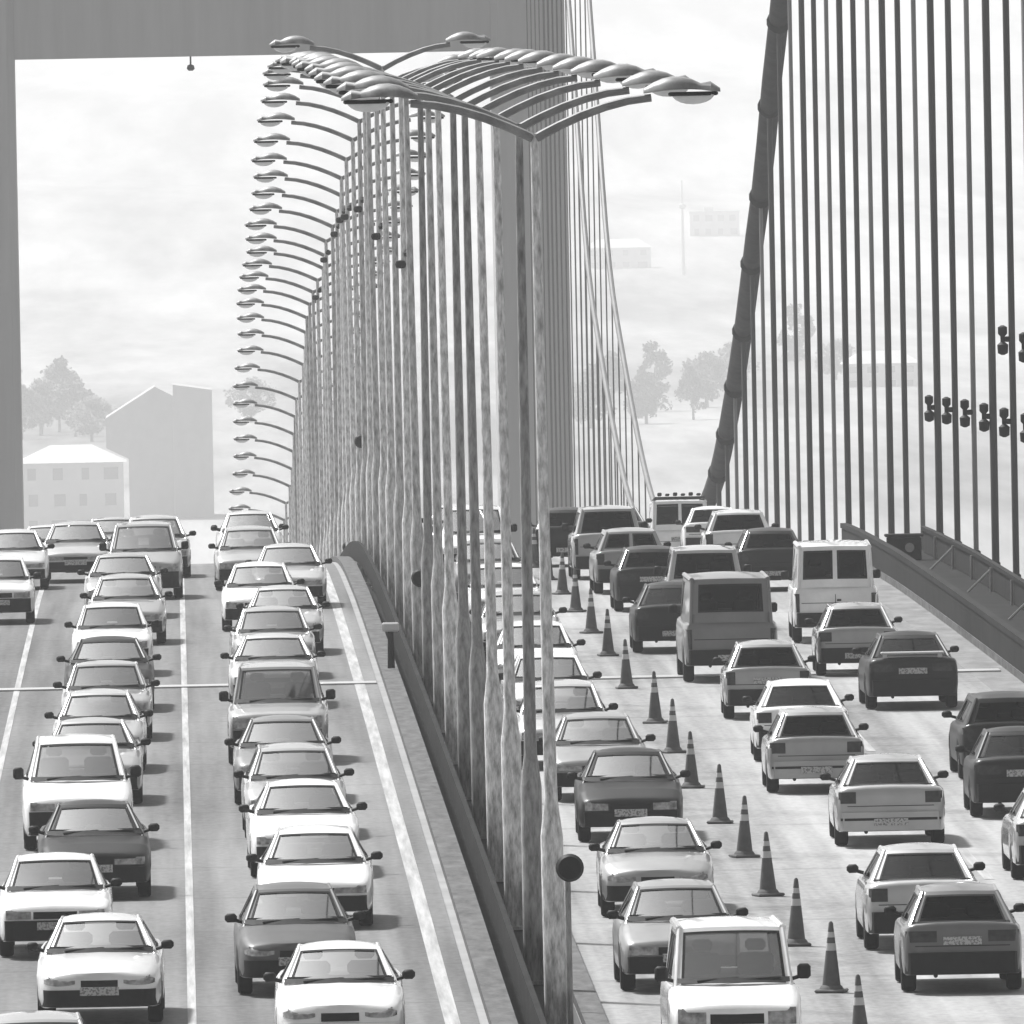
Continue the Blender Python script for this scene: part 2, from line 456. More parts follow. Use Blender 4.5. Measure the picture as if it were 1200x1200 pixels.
    while D < 860:
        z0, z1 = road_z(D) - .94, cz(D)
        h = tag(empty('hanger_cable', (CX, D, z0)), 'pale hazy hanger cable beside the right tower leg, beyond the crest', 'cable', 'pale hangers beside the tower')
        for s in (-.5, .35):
            m = MB(); m.tube([(s, 0, 0), (s, 0, z1 - z0)], .035, 6); m.build('wire_rope', M['cable_haze_grey'], h)
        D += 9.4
    return cz

# ------------------------------------------------------------------ lamps
def build_lamps():
    def proto():
        r = empty('street_lamp')
        H = 11.55
        m = MB()
        pts = [(0, 0, z) for z in (-.6, .3, 2.2, 2.22, 2.65, 2.9, 6, 9, 11.2, H)]
        m.tube(pts, [.155, .152, .150, .146, .094, .088, .076, .066, .056, .052], 12)
        m.box((-.22, -.22, -.6), (.22, .22, -.55))
        m.build('post', M['galv'], r, smooth=40, objlink=True)
        for s in (-1, 1):
            q = MB()
            L = 1.62 if s < 0 else 1.55
            arc = [(s * (.02 + L * t), 0, H - .06 + .50 * (1 - (1 - t) ** 1.7)) for t in (0, .08, .2, .4, .6, .8, 1)]
            q.tube(arc, [.062, .062, .06, .06, .058, .056, .052], 8)
            q.build('arm', M['lamp_arm'], r, smooth=40)
            hx = s * (L + .42); hz = H + .50
            q = MB()
            n = 12
            rows = []
            for i in range(9):
                t = i / 8
                x = hx + s * (-.5 + 1.02 * t)
                w = .05 + .19 * math.sin(math.pi * min(1, t * 1.15 + .05)) ** .8 if t < .87 else .17
                zc = hz + .05 * math.sin(math.pi * t)
                if i == 8: w = .07
                rows.append([(x, math.cos(2 * math.pi * k / n) * w, zc + max(-.055, math.sin(2 * math.pi * k / n)) * w * .72) for k in range(n + 1)])
            q.strip(rows)
            q.add([p for p in rows[0][:-1]], [tuple(range(n))]); q.add([p for p in rows[-1][:-1]], [tuple(range(n))])
            hd = q.build('lamp_head', M['lamp_shell'], r, smooth=45)
            q = MB()
            vs = []; 
            rows = []
            for j in range(6):
                a = math.pi / 2 * j / 5
                rows.append([(hx + s * .16 + math.cos(2 * math.pi * k / n) * .29 * math.cos(a), math.sin(2 * math.pi * k / n) * .155 * math.cos(a), hz - .012 - .15 * math.sin(a)) for k in range(n + 1)])
            q.strip(rows)
            q.build('bowl', M['bowl'], hd, smooth=60)
            q = MB()
            q.tube([(hx + s * .16 + math.cos(2 * math.pi * k / 16) * .31, math.sin(2 * math.pi * k / 16) * .17, hz - .02) for k in range(17)], .028, 6, cap=False)
            q.build('bezel', M['black'], hd, smooth=60)
        return r
    p = proto()
    ords = ['nearest', 'second', 'third', 'fourth', 'fifth', 'sixth', 'seventh', 'eighth', 'ninth', 'tenth', 'eleventh', 'twelfth', 'thirteenth', 'fourteenth', 'fifteenth',
            'sixteenth', 'seventeenth', 'eighteenth', 'nineteenth', 'twentieth']
    ball = {9: 1.45, 17: 3.4, 20: 1.2}
    box = {10: 7.7, 13: 8.0, 16: 9.2, 18: 9.9, 19: 10.3, 21: 10.8, 23: 10.9, 26: 10.9}
    n = 43
    copies = [p] + [copy_tree(p) for k in range(1, n)]
    for k in range(n):
        D = 234 + 14.0 * k
        o = copies[k]
        o.location = (MED, D, road_z(D) + .0)
        o.rotation_euler = (R(random.uniform(-.3, .3)), R(random.uniform(-.45, .45)), R(random.uniform(-5, 5)))
        if k == 12: o.scale = (1, 1, 1.035)
        far = k >= 20
        for ch in kids(o):
            if ch.name.startswith('post'): ch.material_slots[0].link = 'OBJECT'; ch.material_slots[0].material = M['galv%d' % (3 if k == 0 else random.choice((1, 2, 2, 3, 3, 4)))]
        if k == 0: lab = 'nearest twin-arm street lamp on the median'
        elif not far: lab = f'grey twin-arm street lamp on the median, {ords[k]} of the row from the camera'
        else: lab = 'small twin-arm street lamp in the far packed row sinking beyond the crest'
        tag(o, lab, 'street lamp', 'twin-arm street lamps along the median')
        if k in ball:
            m = MB()
            m.lathe([(.04, -.10), (.15, -.08), (.185, 0), (.15, .08), (.04, .10)], 18, 'y', (.05, -.27, ball[k]))
            m.box((-.02, -.2, ball[k] - .05), (.12, -.12, ball[k] + .05))
            m.build('round_box', M['black'], o, smooth=40)
            if k == 20: pass
        if k in box:
            m = MB(); m.lathe([(.03, -.09), (.10, -.07), (.12, 0), (.10, .07), (.03, .09)], 12, 'z', (-.08, -.12, box[k])); m.lathe([(.03, -.08), (.08, -.06), (.09, 0), (.03, .08)], 12, 'z', (.07, -.12, box[k] + .24))
            m.build('signal_lamp', M['black'], o, smooth=40)
    sg = tag(empty('round_sign', (4.98, 229, road_z(229) - .6)), 'black round sign seen from behind on a thin pole beside the nearest lamp post', 'sign')
    m = MB(); m.tube([(0, 0, 0), (0, 0, 2.6)], [.045, .04], 10); m.build('pole', M['galv1'], sg, smooth=40)
    m = MB(); m.lathe([(.04, -.10), (.15, -.08), (.185, 0), (.15, .06), (.04, .08)], 22, 'y', (.03, -.06, 2.62)); m.build('disc', M['black'], sg, smooth=40)
    # low rail and marker beside the posts
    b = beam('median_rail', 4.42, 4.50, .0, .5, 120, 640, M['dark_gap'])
    tag(b, 'low dark steel rail running along the median under the lamp posts', 'rail')
    mk = tag(empty('marker_post', (4.12, 345, road_z(345) + .15)), 'short dark marker post with a white cap on the median kerb', 'marker post')
    m = MB(); m.tube([(0, 0, 0), (0, 0, .72)], [.075, .06], 10); m.build('stem', M['black'], mk)
    m = MB(); m.rbox((-.17, -.08, .722), (.17, .08, .9), .03); m.build('cap', M['cone_white'], mk)

# ------------------------------------------------------------------ cones
def build_cones():
    r = empty('traffic_cone')
    m = MB(); m.rbox((-.2, -.2, 0), (.2, .2, .045), .015); m.build('base', M['cone_base'], r)
    def ring(z0, z1):
        rad = lambda z: .135 - .108 * (z / .95)
        return [(rad(z0), z0), (rad(z1), z1)]
    m = MB(); m.lathe([(.165, .046), (.145, .08)] + ring(.1, .56), 18); m.lathe(ring(.66, .735), 18); m.lathe(ring(.81, .93) + [(.012, .95)], 18)
    m.build('cone_body', M['cone'], r, smooth=40)
    for z0, z1 in ((.562, .658), (.737, .808)):
        m = MB(); m.lathe([(q[0] + .002, q[1]) for q in ring(z0, z1)], 18); m.build('reflective_band', M['cone_white'], r, smooth=40)
    Ds = [222, 234.5, 245.6, 258.6, 270, 281, 293.5, 307, 319.5, 336, 353.5, 367, 381, 394, 407, 420]
    ords = ['nearest', 'second', 'third', 'fourth', 'fifth', 'sixth', 'seventh', 'eighth', 'ninth', 'tenth', 'eleventh', 'twelfth', 'thirteenth', 'fourteenth', 'fifteenth', 'sixteenth']
    for k, D in enumerate(Ds):
        o = r if k == 0 else copy_tree(r)
        o.location = (8.54 + random.uniform(-.06, .06), D, road_z(D) + .003)
        o.rotation_euler = (R(random.uniform(-1, 1)), R(random.uniform(-1.5, 1.5)), R(random.uniform(-25, 25)))
        tag(o, f'dark traffic cone with white bands, {ords[k]} of the row from the camera', 'traffic cone', 'traffic cones dividing the right carriageway')

# ------------------------------------------------------------------ vehicles
def lerp_tab(T, t):
    if t <= T[0][0]: return T[0][1]
    for (a, va), (b, vb) in zip(T, T[1:]):
        if t <= b: return va + (vb - va) * (t - a) / (b - a)
    return T[-1][1]

SPEC = {
 'sedan':    dict(L=4.35, w=.85, H=1.385, cowl=1.22, wt=1.95, rt=2.95, rb=3.62, hood=.70, cz=.90, bz=.93, tail=.95, deck=True, tr=.64),
 'hatch':    dict(L=3.85, w=.83, H=1.40, cowl=1.02, wt=1.68, rt=3.15, rb=3.66, hood=.70, cz=.90, bz=.93, tail=.94, deck=False, tr=.65),
 'wagon':    dict(L=4.30, w=.84, H=1.43, cowl=1.15, wt=1.85, rt=3.85, rb=4.16, hood=.71, cz=.91, bz=.94, tail=.96, deck=False, tr=.67),
 'boxy':     dict(L=4.05, w=.82, H=1.40, cowl=1.18, wt=1.72, rt=2.85, rb=3.30, hood=.76, cz=.90, bz=.92, tail=.93, deck=True, tr=.69),
 'mpv':      dict(L=4.30, w=.88, H=1.72, cowl=.92, wt=1.65, rt=3.85, rb=4.18, hood=.84, cz=1.06, bz=1.08, tail=1.08, deck=False, tr=.72),
 'suv':      dict(L=4.20, w=.88, H=1.74, cowl=1.15, wt=1.62, rt=3.90, rb=4.12, hood=.92, cz=1.06, bz=1.07, tail=1.07, deck=False, tr=.76),
 'van':      dict(L=4.80, w=.92, H=2.03, cowl=.72, wt=1.35, rt=4.62, rb=4.76, hood=.92, cz=1.15, bz=1.15, tail=1.12, deck=False, tr=.84),
 'smallvan': dict(L=4.00, w=.84, H=1.80, cowl=.92, wt=1.42, rt=3.80, rb=3.95, hood=.86, cz=1.06, bz=1.07, tail=1.07, deck=False, tr=.80),
}

def vehicle(style, nose='wide', face='front', dark_bumper=True, name='car', rear='one'):
    sp = SPEC[style]
    L, w, H = sp['L'], sp['w'], sp['H']
    root = empty(name)
    cy = L / 2
    plan = [(0, .84), (.03, .89), (.09, .93), (.2, .96), (.45, .985), (.9, 1), (L - .7, 1), (L - .25, .975), (L - .08, .945), (L - .02, .91), (L, .87)]
    if nose == 'oval': plan[:5] = [(0, .70), (.03, .78), (.09, .85), (.2, .92), (.45, .97)]
    if nose == 'narrow': plan[:5] = [(0, .78), (.03, .84), (.09, .90), (.2, .945), (.45, .98)]
    top = [(0, sp['hood'] - .17), (.02, sp['hood'] - .09), (.07, sp['hood'] - .03), (.16, sp['hood']), (.5, sp['hood'] + (sp['cz'] - sp['hood']) * .5),
           (sp['cowl'] - .1, sp['cz'] - .005), (sp['cowl'], sp['cz']), (sp['rb'], sp['bz'])]
    if sp['deck']: top += [(sp['rb'] + .05, sp['tail'] - .01), (L - .12, sp['tail']), (L - .04, sp['tail'] - .04), (L - .015, sp['tail'] - .12), (L, .68)]
    else: top += [(L - .05, sp['tail'] - .005), (L - .02, sp['tail'] - .04), (L, sp['tail'] - .12)]
    zb = .25 if style not in ('suv', 'van') else .32
    Rw = .29 if style not in ('suv', 'van') else .335
    ta, tb = .80 if style != 'van' else .9, L - (.78 if not sp['deck'] else .92)
    Ra = Rw + .065
    ts = set([0, .01, .03, .06, .1, .16, .24, .34, .46, L, L - .01, L - .03, L - .06, L - .1, L - .16, L - .25, L - .4, sp['cowl'], sp['rb']])
    t = .5
    while t < L - .4: ts.add(round(t, 3)); t += .14
    for c in (ta, tb):
        for a in (1, .999, .96, .85, .65, .4, .15): ts.add(c + a * Ra); ts.add(c - a * Ra)
        ts.add(c + Ra + .002); ts.add(c - Ra - .002)
    ts = sorted(ts)
    mb = MB(); rows = []
    for t in ts:
        W = w * lerp_tab(plan, t); zt = lerp_tab(top, t)
        zl = zb + .02 * max(0, 1 - t / .12) + .02 * max(0, 1 - (L - t) / .12)
        zo = zl
        for c in (ta, tb):
            d = abs(t - c)
            if d <= Ra: zo = max(zo, Rw + math.sqrt(max(0, Ra * Ra - d * d)))
        zs = max(zo + .02, zt - .17); cr = (.06 if nose == 'oval' else .035) if t > .05 else .01
        zmid = zo + (zs - zo) * .45
        half = [(0, zl), (.70 * W, zl), (.71 * W, zo + .001), (.95 * W, zo + .002), (.98 * W, zo + .03 if zo + .03 < zmid else zo + .008), (W, zmid), (.992 * W, zs),
                (.972 * W, max(zs + .01, zt - .06)), (.93 * W, max(zs + .02, zt - .018)), (.82 * W, zt + cr * .25), (.45 * W, zt + cr * .8), (0, zt + cr)]
        full = [(x, z) for x, z in half] + [(-x, z) for x, z in half[-2:0:-1]]
        rows.append([(x, t - cy, z) for x, z in full] + [(full[0][0], t - cy, full[0][1])])
    mb.strip(rows)
    n = len(rows[0]) - 1
    mb.add(rows[0][:-1], [tuple(range(n))]); mb.add(rows[-1][:-1], [tuple(range(n))])
    mb.build('body', M['trim'], root, smooth=38, objlink=True)

    def nose_t(x, z, back=False):
        for i in range(0, 200):
            t = i * .006
            tt = L - t if back else t
            if w * lerp_tab(plan, tt) * .985 >= abs(x) and lerp_tab(top, tt) - .012 >= z: break
        return tt
    def patch(name_, x0, x1, z0, z1, off, m, back=False, nx=10, nz=3, parent=root, th=.05, smooth=40, curve=None):
        q = MB(); s = 1 if back else -1
        O, I = [], []
        for j in range(nz + 1):
            ro, ri = [], []
            for i in range(nx + 1):
                x = x0 + (x1 - x0) * i / nx; z = z0 + (z1 - z0) * j / nz
                if curve: z = curve(i / nx, j / nz, x, z)
                y = nose_t(x, z, back) - cy
                ro.append((x, y + s * off, z)); ri.append((x, y - s * th, z))
            O.append(ro); I.append(ri)
        q.strip(O)
        q.strip([O[0], I[0]]); q.strip([O[-1], I[-1]])
        q.strip([[r[0] for r in O], [r[0] for r in I]]); q.strip([[r[-1] for r in O], [r[-1] for r in I]])
        return q.build(name_, m, parent, smooth=smooth)

    # ---- greenhouse
    zc, zr_ = sp['cz'] - .015, sp['bz'] - .015
    tr = sp['tr']
    A = Vector((.885 * w, sp['cowl'] - cy, zc)); Bt = Vector((tr * w, sp['wt'] - cy, H - .055))
    Ct = Vector((tr * .975 * w, sp['rt'] - cy, H - .065)); Dd = Vector((.865 * w, sp['rb'] - cy, zr_))
    mx = lambda p: Vector((-p.x, p.y, p.z))
    paint_mb = MB()
    def panel(c00, c10, c11, c01, disp, wins, glassm):
        us, vs_ = {0., 1.}, {0., 1.}
        for k in range(1, 8): us.add(k / 8)
        for k in range(1, 5): vs_.add(k / 5)
        for (u0, u1, v0, v1, su, sv, nm) in wins:
            us |= {u0, u1, u0 + su, u1 - su}; vs_ |= {v0, v1, v0 + sv, v1 - sv}
        us, vs_ = sorted(us), sorted(vs_)
        def thin(a, keep):
            out = []
            for q in a:
                if q in keep or all(abs(q - k) > .018 for k in keep): out.append(q)
            return out
        ku, kv = {0., 1.}, {0., 1.}
        for (u0, u1, v0, v1, su, sv, nm) in wins:
            ku |= {u0, u1, u0 + su, u1 - su}; kv |= {v0, v1, v0 + sv, v1 - sv}
        us, vs_ = thin(us, ku), thin(vs_, kv)
        nrm = (c10 - c00).cross(c01 - c00).normalized()
        cen = (c00 + c10 + c11 + c01) / 4
        if nrm.dot(cen - Vector((0, 0, .6))) < 0: nrm = -nrm
        def P(u, v, o=0): return (c00 * (1 - u) + c10 * u) * (1 - v) + (c01 * (1 - u) + c11 * u) * v + disp(u, v) + nrm * o
        gl, sl, swi = {}, {}, 0
        for i in range(len(us) - 1):
            for j in range(len(vs_) - 1):
                um, vm = (us[i] + us[i + 1]) / 2, (vs_[j] + vs_[j + 1]) / 2
                q = None; kind = 'p'
                for wi, (u0, u1, v0, v1, su, sv, nm) in enumerate(wins):
                    if u0 < um < u1 and v0 < vm < v1:
                        kind = 's'; swi = wi
                        if u0 + su < um < u1 - su and v0 + sv < vm < v1 - sv: kind = wi
                cs = [(us[i], vs_[j]), (us[i + 1], vs_[j]), (us[i + 1], vs_[j + 1]), (us[i], vs_[j + 1])]
                if kind == 'p': paint_mb.add([P(*c) for c in cs], [(0, 1, 2, 3)])
                elif kind == 's': sl.setdefault(swi, MB()).add([P(*c, .004) for c in cs], [(0, 1, 2, 3)])
                else: gl.setdefault(kind, MB()).add([P(*c, -.006) for c in cs], [(0, 1, 2, 3)])
        for wi, q in gl.items():
            n0 = len(q.f); q.add(sl[wi].v, sl[wi].f)          # the pane and the rubber round it
            o = q.build(wins[wi][6], glassm, root, smooth=50)
            o.data.materials.append(M['seal'])
            for p in list(o.data.polygons)[n0:]: p.material_index = 1
    # windscreen
    panel(mx(A), A, Bt, mx(Bt), lambda u, v: Vector((0, -.10 * 4 * u * (1 - u) * (1 - .7 * v), .02 * 4 * u * (1 - u))) if 0 < u < 1 else Vector(),
          [(.055, .945, .03, .93, .022, .045, 'windscreen')], M['glass'])
    # roof
    panel(mx(Bt), Bt, Ct, mx(Ct), lambda u, v: Vector((0, 0, .072 * (4 * u * (1 - u)) ** .7 * (max(0, 4 * v * (1 - v))) ** .4)) if 0 < u < 1 else Vector(), [], M['glass'])
    # back
    if rear == 'two':
        wins = [(.07, .47, .20, .90, .025, .05, 'rear_window'), (.53, .93, .20, .90, .025, .05, 'rear_window')]
    elif style in ('van',):
        wins = [(.1, .9, .24, .88, .02, .04, 'rear_window')]
    else:
        wins = [(.07, .93, .07, .90, .02, .05, 'rear_window')]
    panel(mx(Dd), Dd, Ct, mx(Ct), lambda u, v: Vector((0, .06 * 4 * u * (1 - u), .012 * 4 * u * (1 - u))) if 0 < u < 1 else Vector(), wins,
          M['glass_rear'] if style in ('sedan', 'boxy') else M['glass_tint'])
    # sides
    for s in (1, -1):
        f = (lambda p: p) if s > 0 else mx
        Lg = sp['rb'] - sp['cowl']
        mid = .5
        if style == 'van': wn = [(.10, .34, .10, .86, .012, .04, 'side_window')]
        else: wn = [(.16, mid - .01, .10, .86, .012, .05, 'side_window'), (mid + .03, .84, .10, .86, .012, .05, 'side_window')]
        panel(f(A), f(Dd), f(Ct), f(Bt), lambda u, v: Vector((s * .055 * 4 * u * (1 - u) * (1 - v), 0, 0)), wn, M['glass_tint'])
    # softened edges
    for s in (1, -1):
        f = (lambda p: p) if s > 0 else mx
        r_ = .032 if style not in ('van', 'smallvan') else .05
        inn = Vector((-s * .022, 0, -.012))
        paint_mb.tube([f(A) + inn, f(Bt) + inn], .03, 8); paint_mb.tube([f(Bt) + inn, f(Ct) + inn], r_, 8); paint_mb.tube([f(Ct) + inn, f(Dd) + inn], .034, 8)
    paint_mb.tube([mx(Bt) + Vector((.02, .02, -.018)), Vector((0, Bt.y + .02, Bt.z - .01)), Bt + Vector((-.02, .02, -.018))], .026, 8)
    paint_mb.tube([mx(Ct) + Vector((.02, -.02, -.018)), Vector((0, Ct.y + .03, Ct.z - .004)), Ct + Vector((-.02, -.02, -.018))], .028, 8)
    paint_mb.build('cabin', M['trim'], root, smooth=42, objlink=True)
    # interior tray, seats
    q = MB()
    q.add([(-.86 * w, A.y + .03, zc + .06), (.86 * w, A.y + .03, zc + .06), (.83 * w, Dd.y - .03, zr_ + .05), (-.83 * w, Dd.y - .03, zr_ + .05)], [(0, 1, 2, 3)])
    q.box((-.8 * w, A.y + .12, zc + .062), (.8 * w, A.y + .42, zc + .12))
    q.build('dashboard', M['interior'], root)
    sy = A.y + 1.25
    for sx in (-.4 * w, .4 * w):
        q = MB(); q.rbox((sx - .23, sy, zc + .065), (sx + .23, sy + .14, zc + .25 + (.1 if H > 1.6 else 0)), .05)
        zz = zc + .27 + (.1 if H > 1.6 else 0)
        q.rbox((sx - .13, sy + .02, zz), (sx + .13, sy + .11, zz + .15), .04)
        q.build('seat', M['seat'], root, smooth=50)
    # cowl and wipers
    if face == 'front':
        q = MB(); n = 10
        rows = [[(x * .84 * w, A.y - .125 * (1 - x * x) - .03 + d, zc + .045 + h) for x in [k / n * 2 - 1 for k in range(n + 1)]] for d, h in ((-.05, .002), (.0, .03), (.05, .062))]
        q.strip(rows)
        for sx in (-.55, .08):
            q.tube([(sx * w, A.y - .13, zc + .075), ((sx + .3) * w, A.y - .10, zc + .095), ((sx + .62) * w, A.y - .05, zc + .105)], .012, 5)
        q.build('wiper_cowl', M['black'], root)
        hz = sp['hood']
        if nose == 'wide':
            patch('grille', -.38 * w, .38 * w, hz - .185, hz - .055, .012, M['black'])
            for s in (-1, 1):
                a, b = sorted((s * .42 * w, s * .86 * w))
                patch('headlight', a, b, hz - .185, hz - .055, .014, M['lamp'])
        elif nose == 'oval':
            cv = lambda u, v, x, z: z - .10 * (abs(x) / w - .38) * (1 if v < .5 else .9)
            patch('grille', -.29 * w, .29 * w, hz - .185, hz - .045, .014, M['black'])
            for s in (-1, 1):
                a, b = sorted((s * .38 * w, s * .87 * w))
                patch('headlight', a, b, hz - .15, hz - .03, .014, M['lamp'], curve=lambda u, v, x, z: (hz - .10) + (z - hz + .10) * (1 - (abs(abs(x) / w - .62) / .32) ** 2.5))
        elif nose == 'narrow':
            patch('grille', -.335 * w, .335 * w, hz - .155, hz - .065, .012, M['black'])
            for s in (-1, 1):
                a, b = sorted((s * .34 * w, s * .88 * w))
                patch('headlight', a, b, hz - .17, hz - .06, .014, M['lamp'])
        elif nose == 'tall':
            patch('grille', -.40 * w, .40 * w, hz - .24, hz - .07, .012, M['black'])
            for s in (-1, 1):
                a, b = sorted((s * .46 * w, s * .88 * w))
                patch('headlight', a, b, hz - .25, hz - .04, .014, M['lamp'])
        patch('bonnet_seam', -.80 * w, .80 * w, hz - .034, hz - .022, .006, M['black'], nx=12, nz=1)
        bz1 = hz - .205 if nose != 'tall' else hz - .28
        bo = patch('front_bumper', -.955 * w, .955 * w, zb + .02, bz1, .05, M['trim'], nx=22, nz=4)
        if not dark_bumper:
            bo.material_slots[0].link = 'OBJECT'; bo['painted'] = 1
            patch('lower_grille', -.62 * w, .62 * w, zb + .05, zb + .15, .062, M['black'])
        zp = zb + .17 if dark_bumper else bz1 - .14
        patch('number_plate', -.26, .26, zp, zp + .11, .066, M['plate'], nx=2, nz=1)
    else:
        zt = sp['tail']
        if style in ('van', 'smallvan', 'suv', 'mpv'):
            lt = (.82, .95, zt - .48, zt - .10)
        elif style == 'wagon' or nose == 'tall':
            lt = (.72, .93, zt - .30, zt - .06)
        elif nose == 'narrow':
            lt = (.42, .93, zt - .24, zt - .09)
        else:
            lt = (.62, .93, zt - .25, zt - .07)
        for s in (-1, 1):
            a, b = sorted((s * lt[0] * w, s * lt[1] * w))
            patch('tail_light', a, b, lt[2], lt[3], .014, M['tail'], back=True, nx=6)
        patch('boot_seam', -.90 * w, .90 * w, zt - .30, zt - .288, .005, M['black'], back=True, nx=12, nz=1)
        bo = patch('rear_bumper', -.945 * w, .945 * w, zb + .02, zb + .31, .05, M['trim'], back=True, nx=22, nz=4)
        if not dark_bumper:
            bo.material_slots[0].link = 'OBJECT'; bo['painted'] = 1
            patch('bumper_strip', -.90 * w, .90 * w, zb + .18, zb + .22, .058, M['black'], back=True, nx=16, nz=1)
        zp = zb + .10 if nose == 'wide' else zt - .28
        patch('number_plate', -.26, .26, zp, zp + .11, .064 if nose == 'wide' else .02, M['plate'], back=True, nx=2, nz=1)
        if rear == 'two':
            q = MB(); y = L + .01 - cy
            q.box((-.006, y - .03, zb + .32), (.006, y, zt - .12)); q.rbox((-.12, y - .02, zt - .26), (-.03, y + .02, zt - .22), .008)
            q.build('latch', M['black'], root)
        if sp['deck'] and nose == 'wide':
            pass
        q = MB(); q.tube([(.45 * w, L - cy - .1, zb + .01), (.45 * w, L - cy + .03, zb)], .03, 8); q.build('exhaust', M['black'], root)
    # underside
    q = MB(); q.box((-.3 * w, .9 - cy, zb - .03), (.1 * w, L - .9 - cy, zb + .05)); q.tube([(-.72 * w, ta - cy, Rw), (.72 * w, ta - cy, Rw)], .03, 6); q.tube([(-.72 * w, tb - cy, Rw), (.72 * w, tb - cy, Rw)], .03, 6); q.build('underbody', M['black'], root)
    # mirrors
    for s in (-1, 1):
        q = MB()
        x0, x1 = sorted((s * (.93 * w + .03), s * (.93 * w + .20)))
        big = .07 if H > 1.6 else 0
        q.rbox((x0, A.y + .20, zc + .06), (x1, A.y + .30, zc + .18 + big), .035)
        q.tube([(s * .88 * w, A.y + .27, zc + .06), (s * (.93 * w + .06), A.y + .26, zc + .09)], .025, 6)
        q.build('wing_mirror', M['black'], root, smooth=50)
    # wheels
    for c in (ta, tb):
        for s in (-1, 1):
            q = MB(); xw = s * (w - .115)
            q.lathe([(Rw * .62, -.095), (Rw * .9, -.10), (Rw * .985, -.075), (Rw, -.04), (Rw, .04), (Rw * .985, .075), (Rw * .9, .10), (Rw * .62, .095)], 22, 'x', (xw, c - cy, Rw))
            wh = q.build('wheel', M['rubber'], root, smooth=35)
            q = MB(); q.lathe([(Rw * .62, -.05), (Rw * .6, .0), (Rw * .3, .035), (.05, .05)] if s > 0 else [(.05, -.05), (Rw * .3, -.035), (Rw * .6, 0), (Rw * .62, .05)], 18, 'x', (xw + s * .045, c - cy, Rw))
            q.build('rim', M['rim'], wh, smooth=35)
    return root

def roof_rack(root, style):
    sp = SPEC[style]; cy = sp['L'] / 2; w = sp['w'] * sp['tr'] * .9
    m = MB(); H = sp['H'] + .04
    for s in (-1, 1): m.tube([(s * w, sp['wt'] + .2 - cy, H), (s * w, sp['rt'] - .2 - cy, H)], .025, 6)
    for t in (.25, .75):
        y = sp['wt'] + (sp['rt'] - sp['wt']) * t - cy
        m.tube([(-w, y, H + .02), (w, y, H + .02)], .03, 6)
        for s in (-1, 1): m.tube([(s * w, y, H - .09), (s * w, y, H)], .02, 6)
    for k in range(6):
        x = -w * .8 + k * w * .32; m.rbox((x - .06, sp['rt'] - .8 - cy, H + .06), (x + .06, sp['rt'] - .35 - cy, H + .13 + .03 * (k % 2)), .02)
    m.build('roof_rack', M['trim'], root)

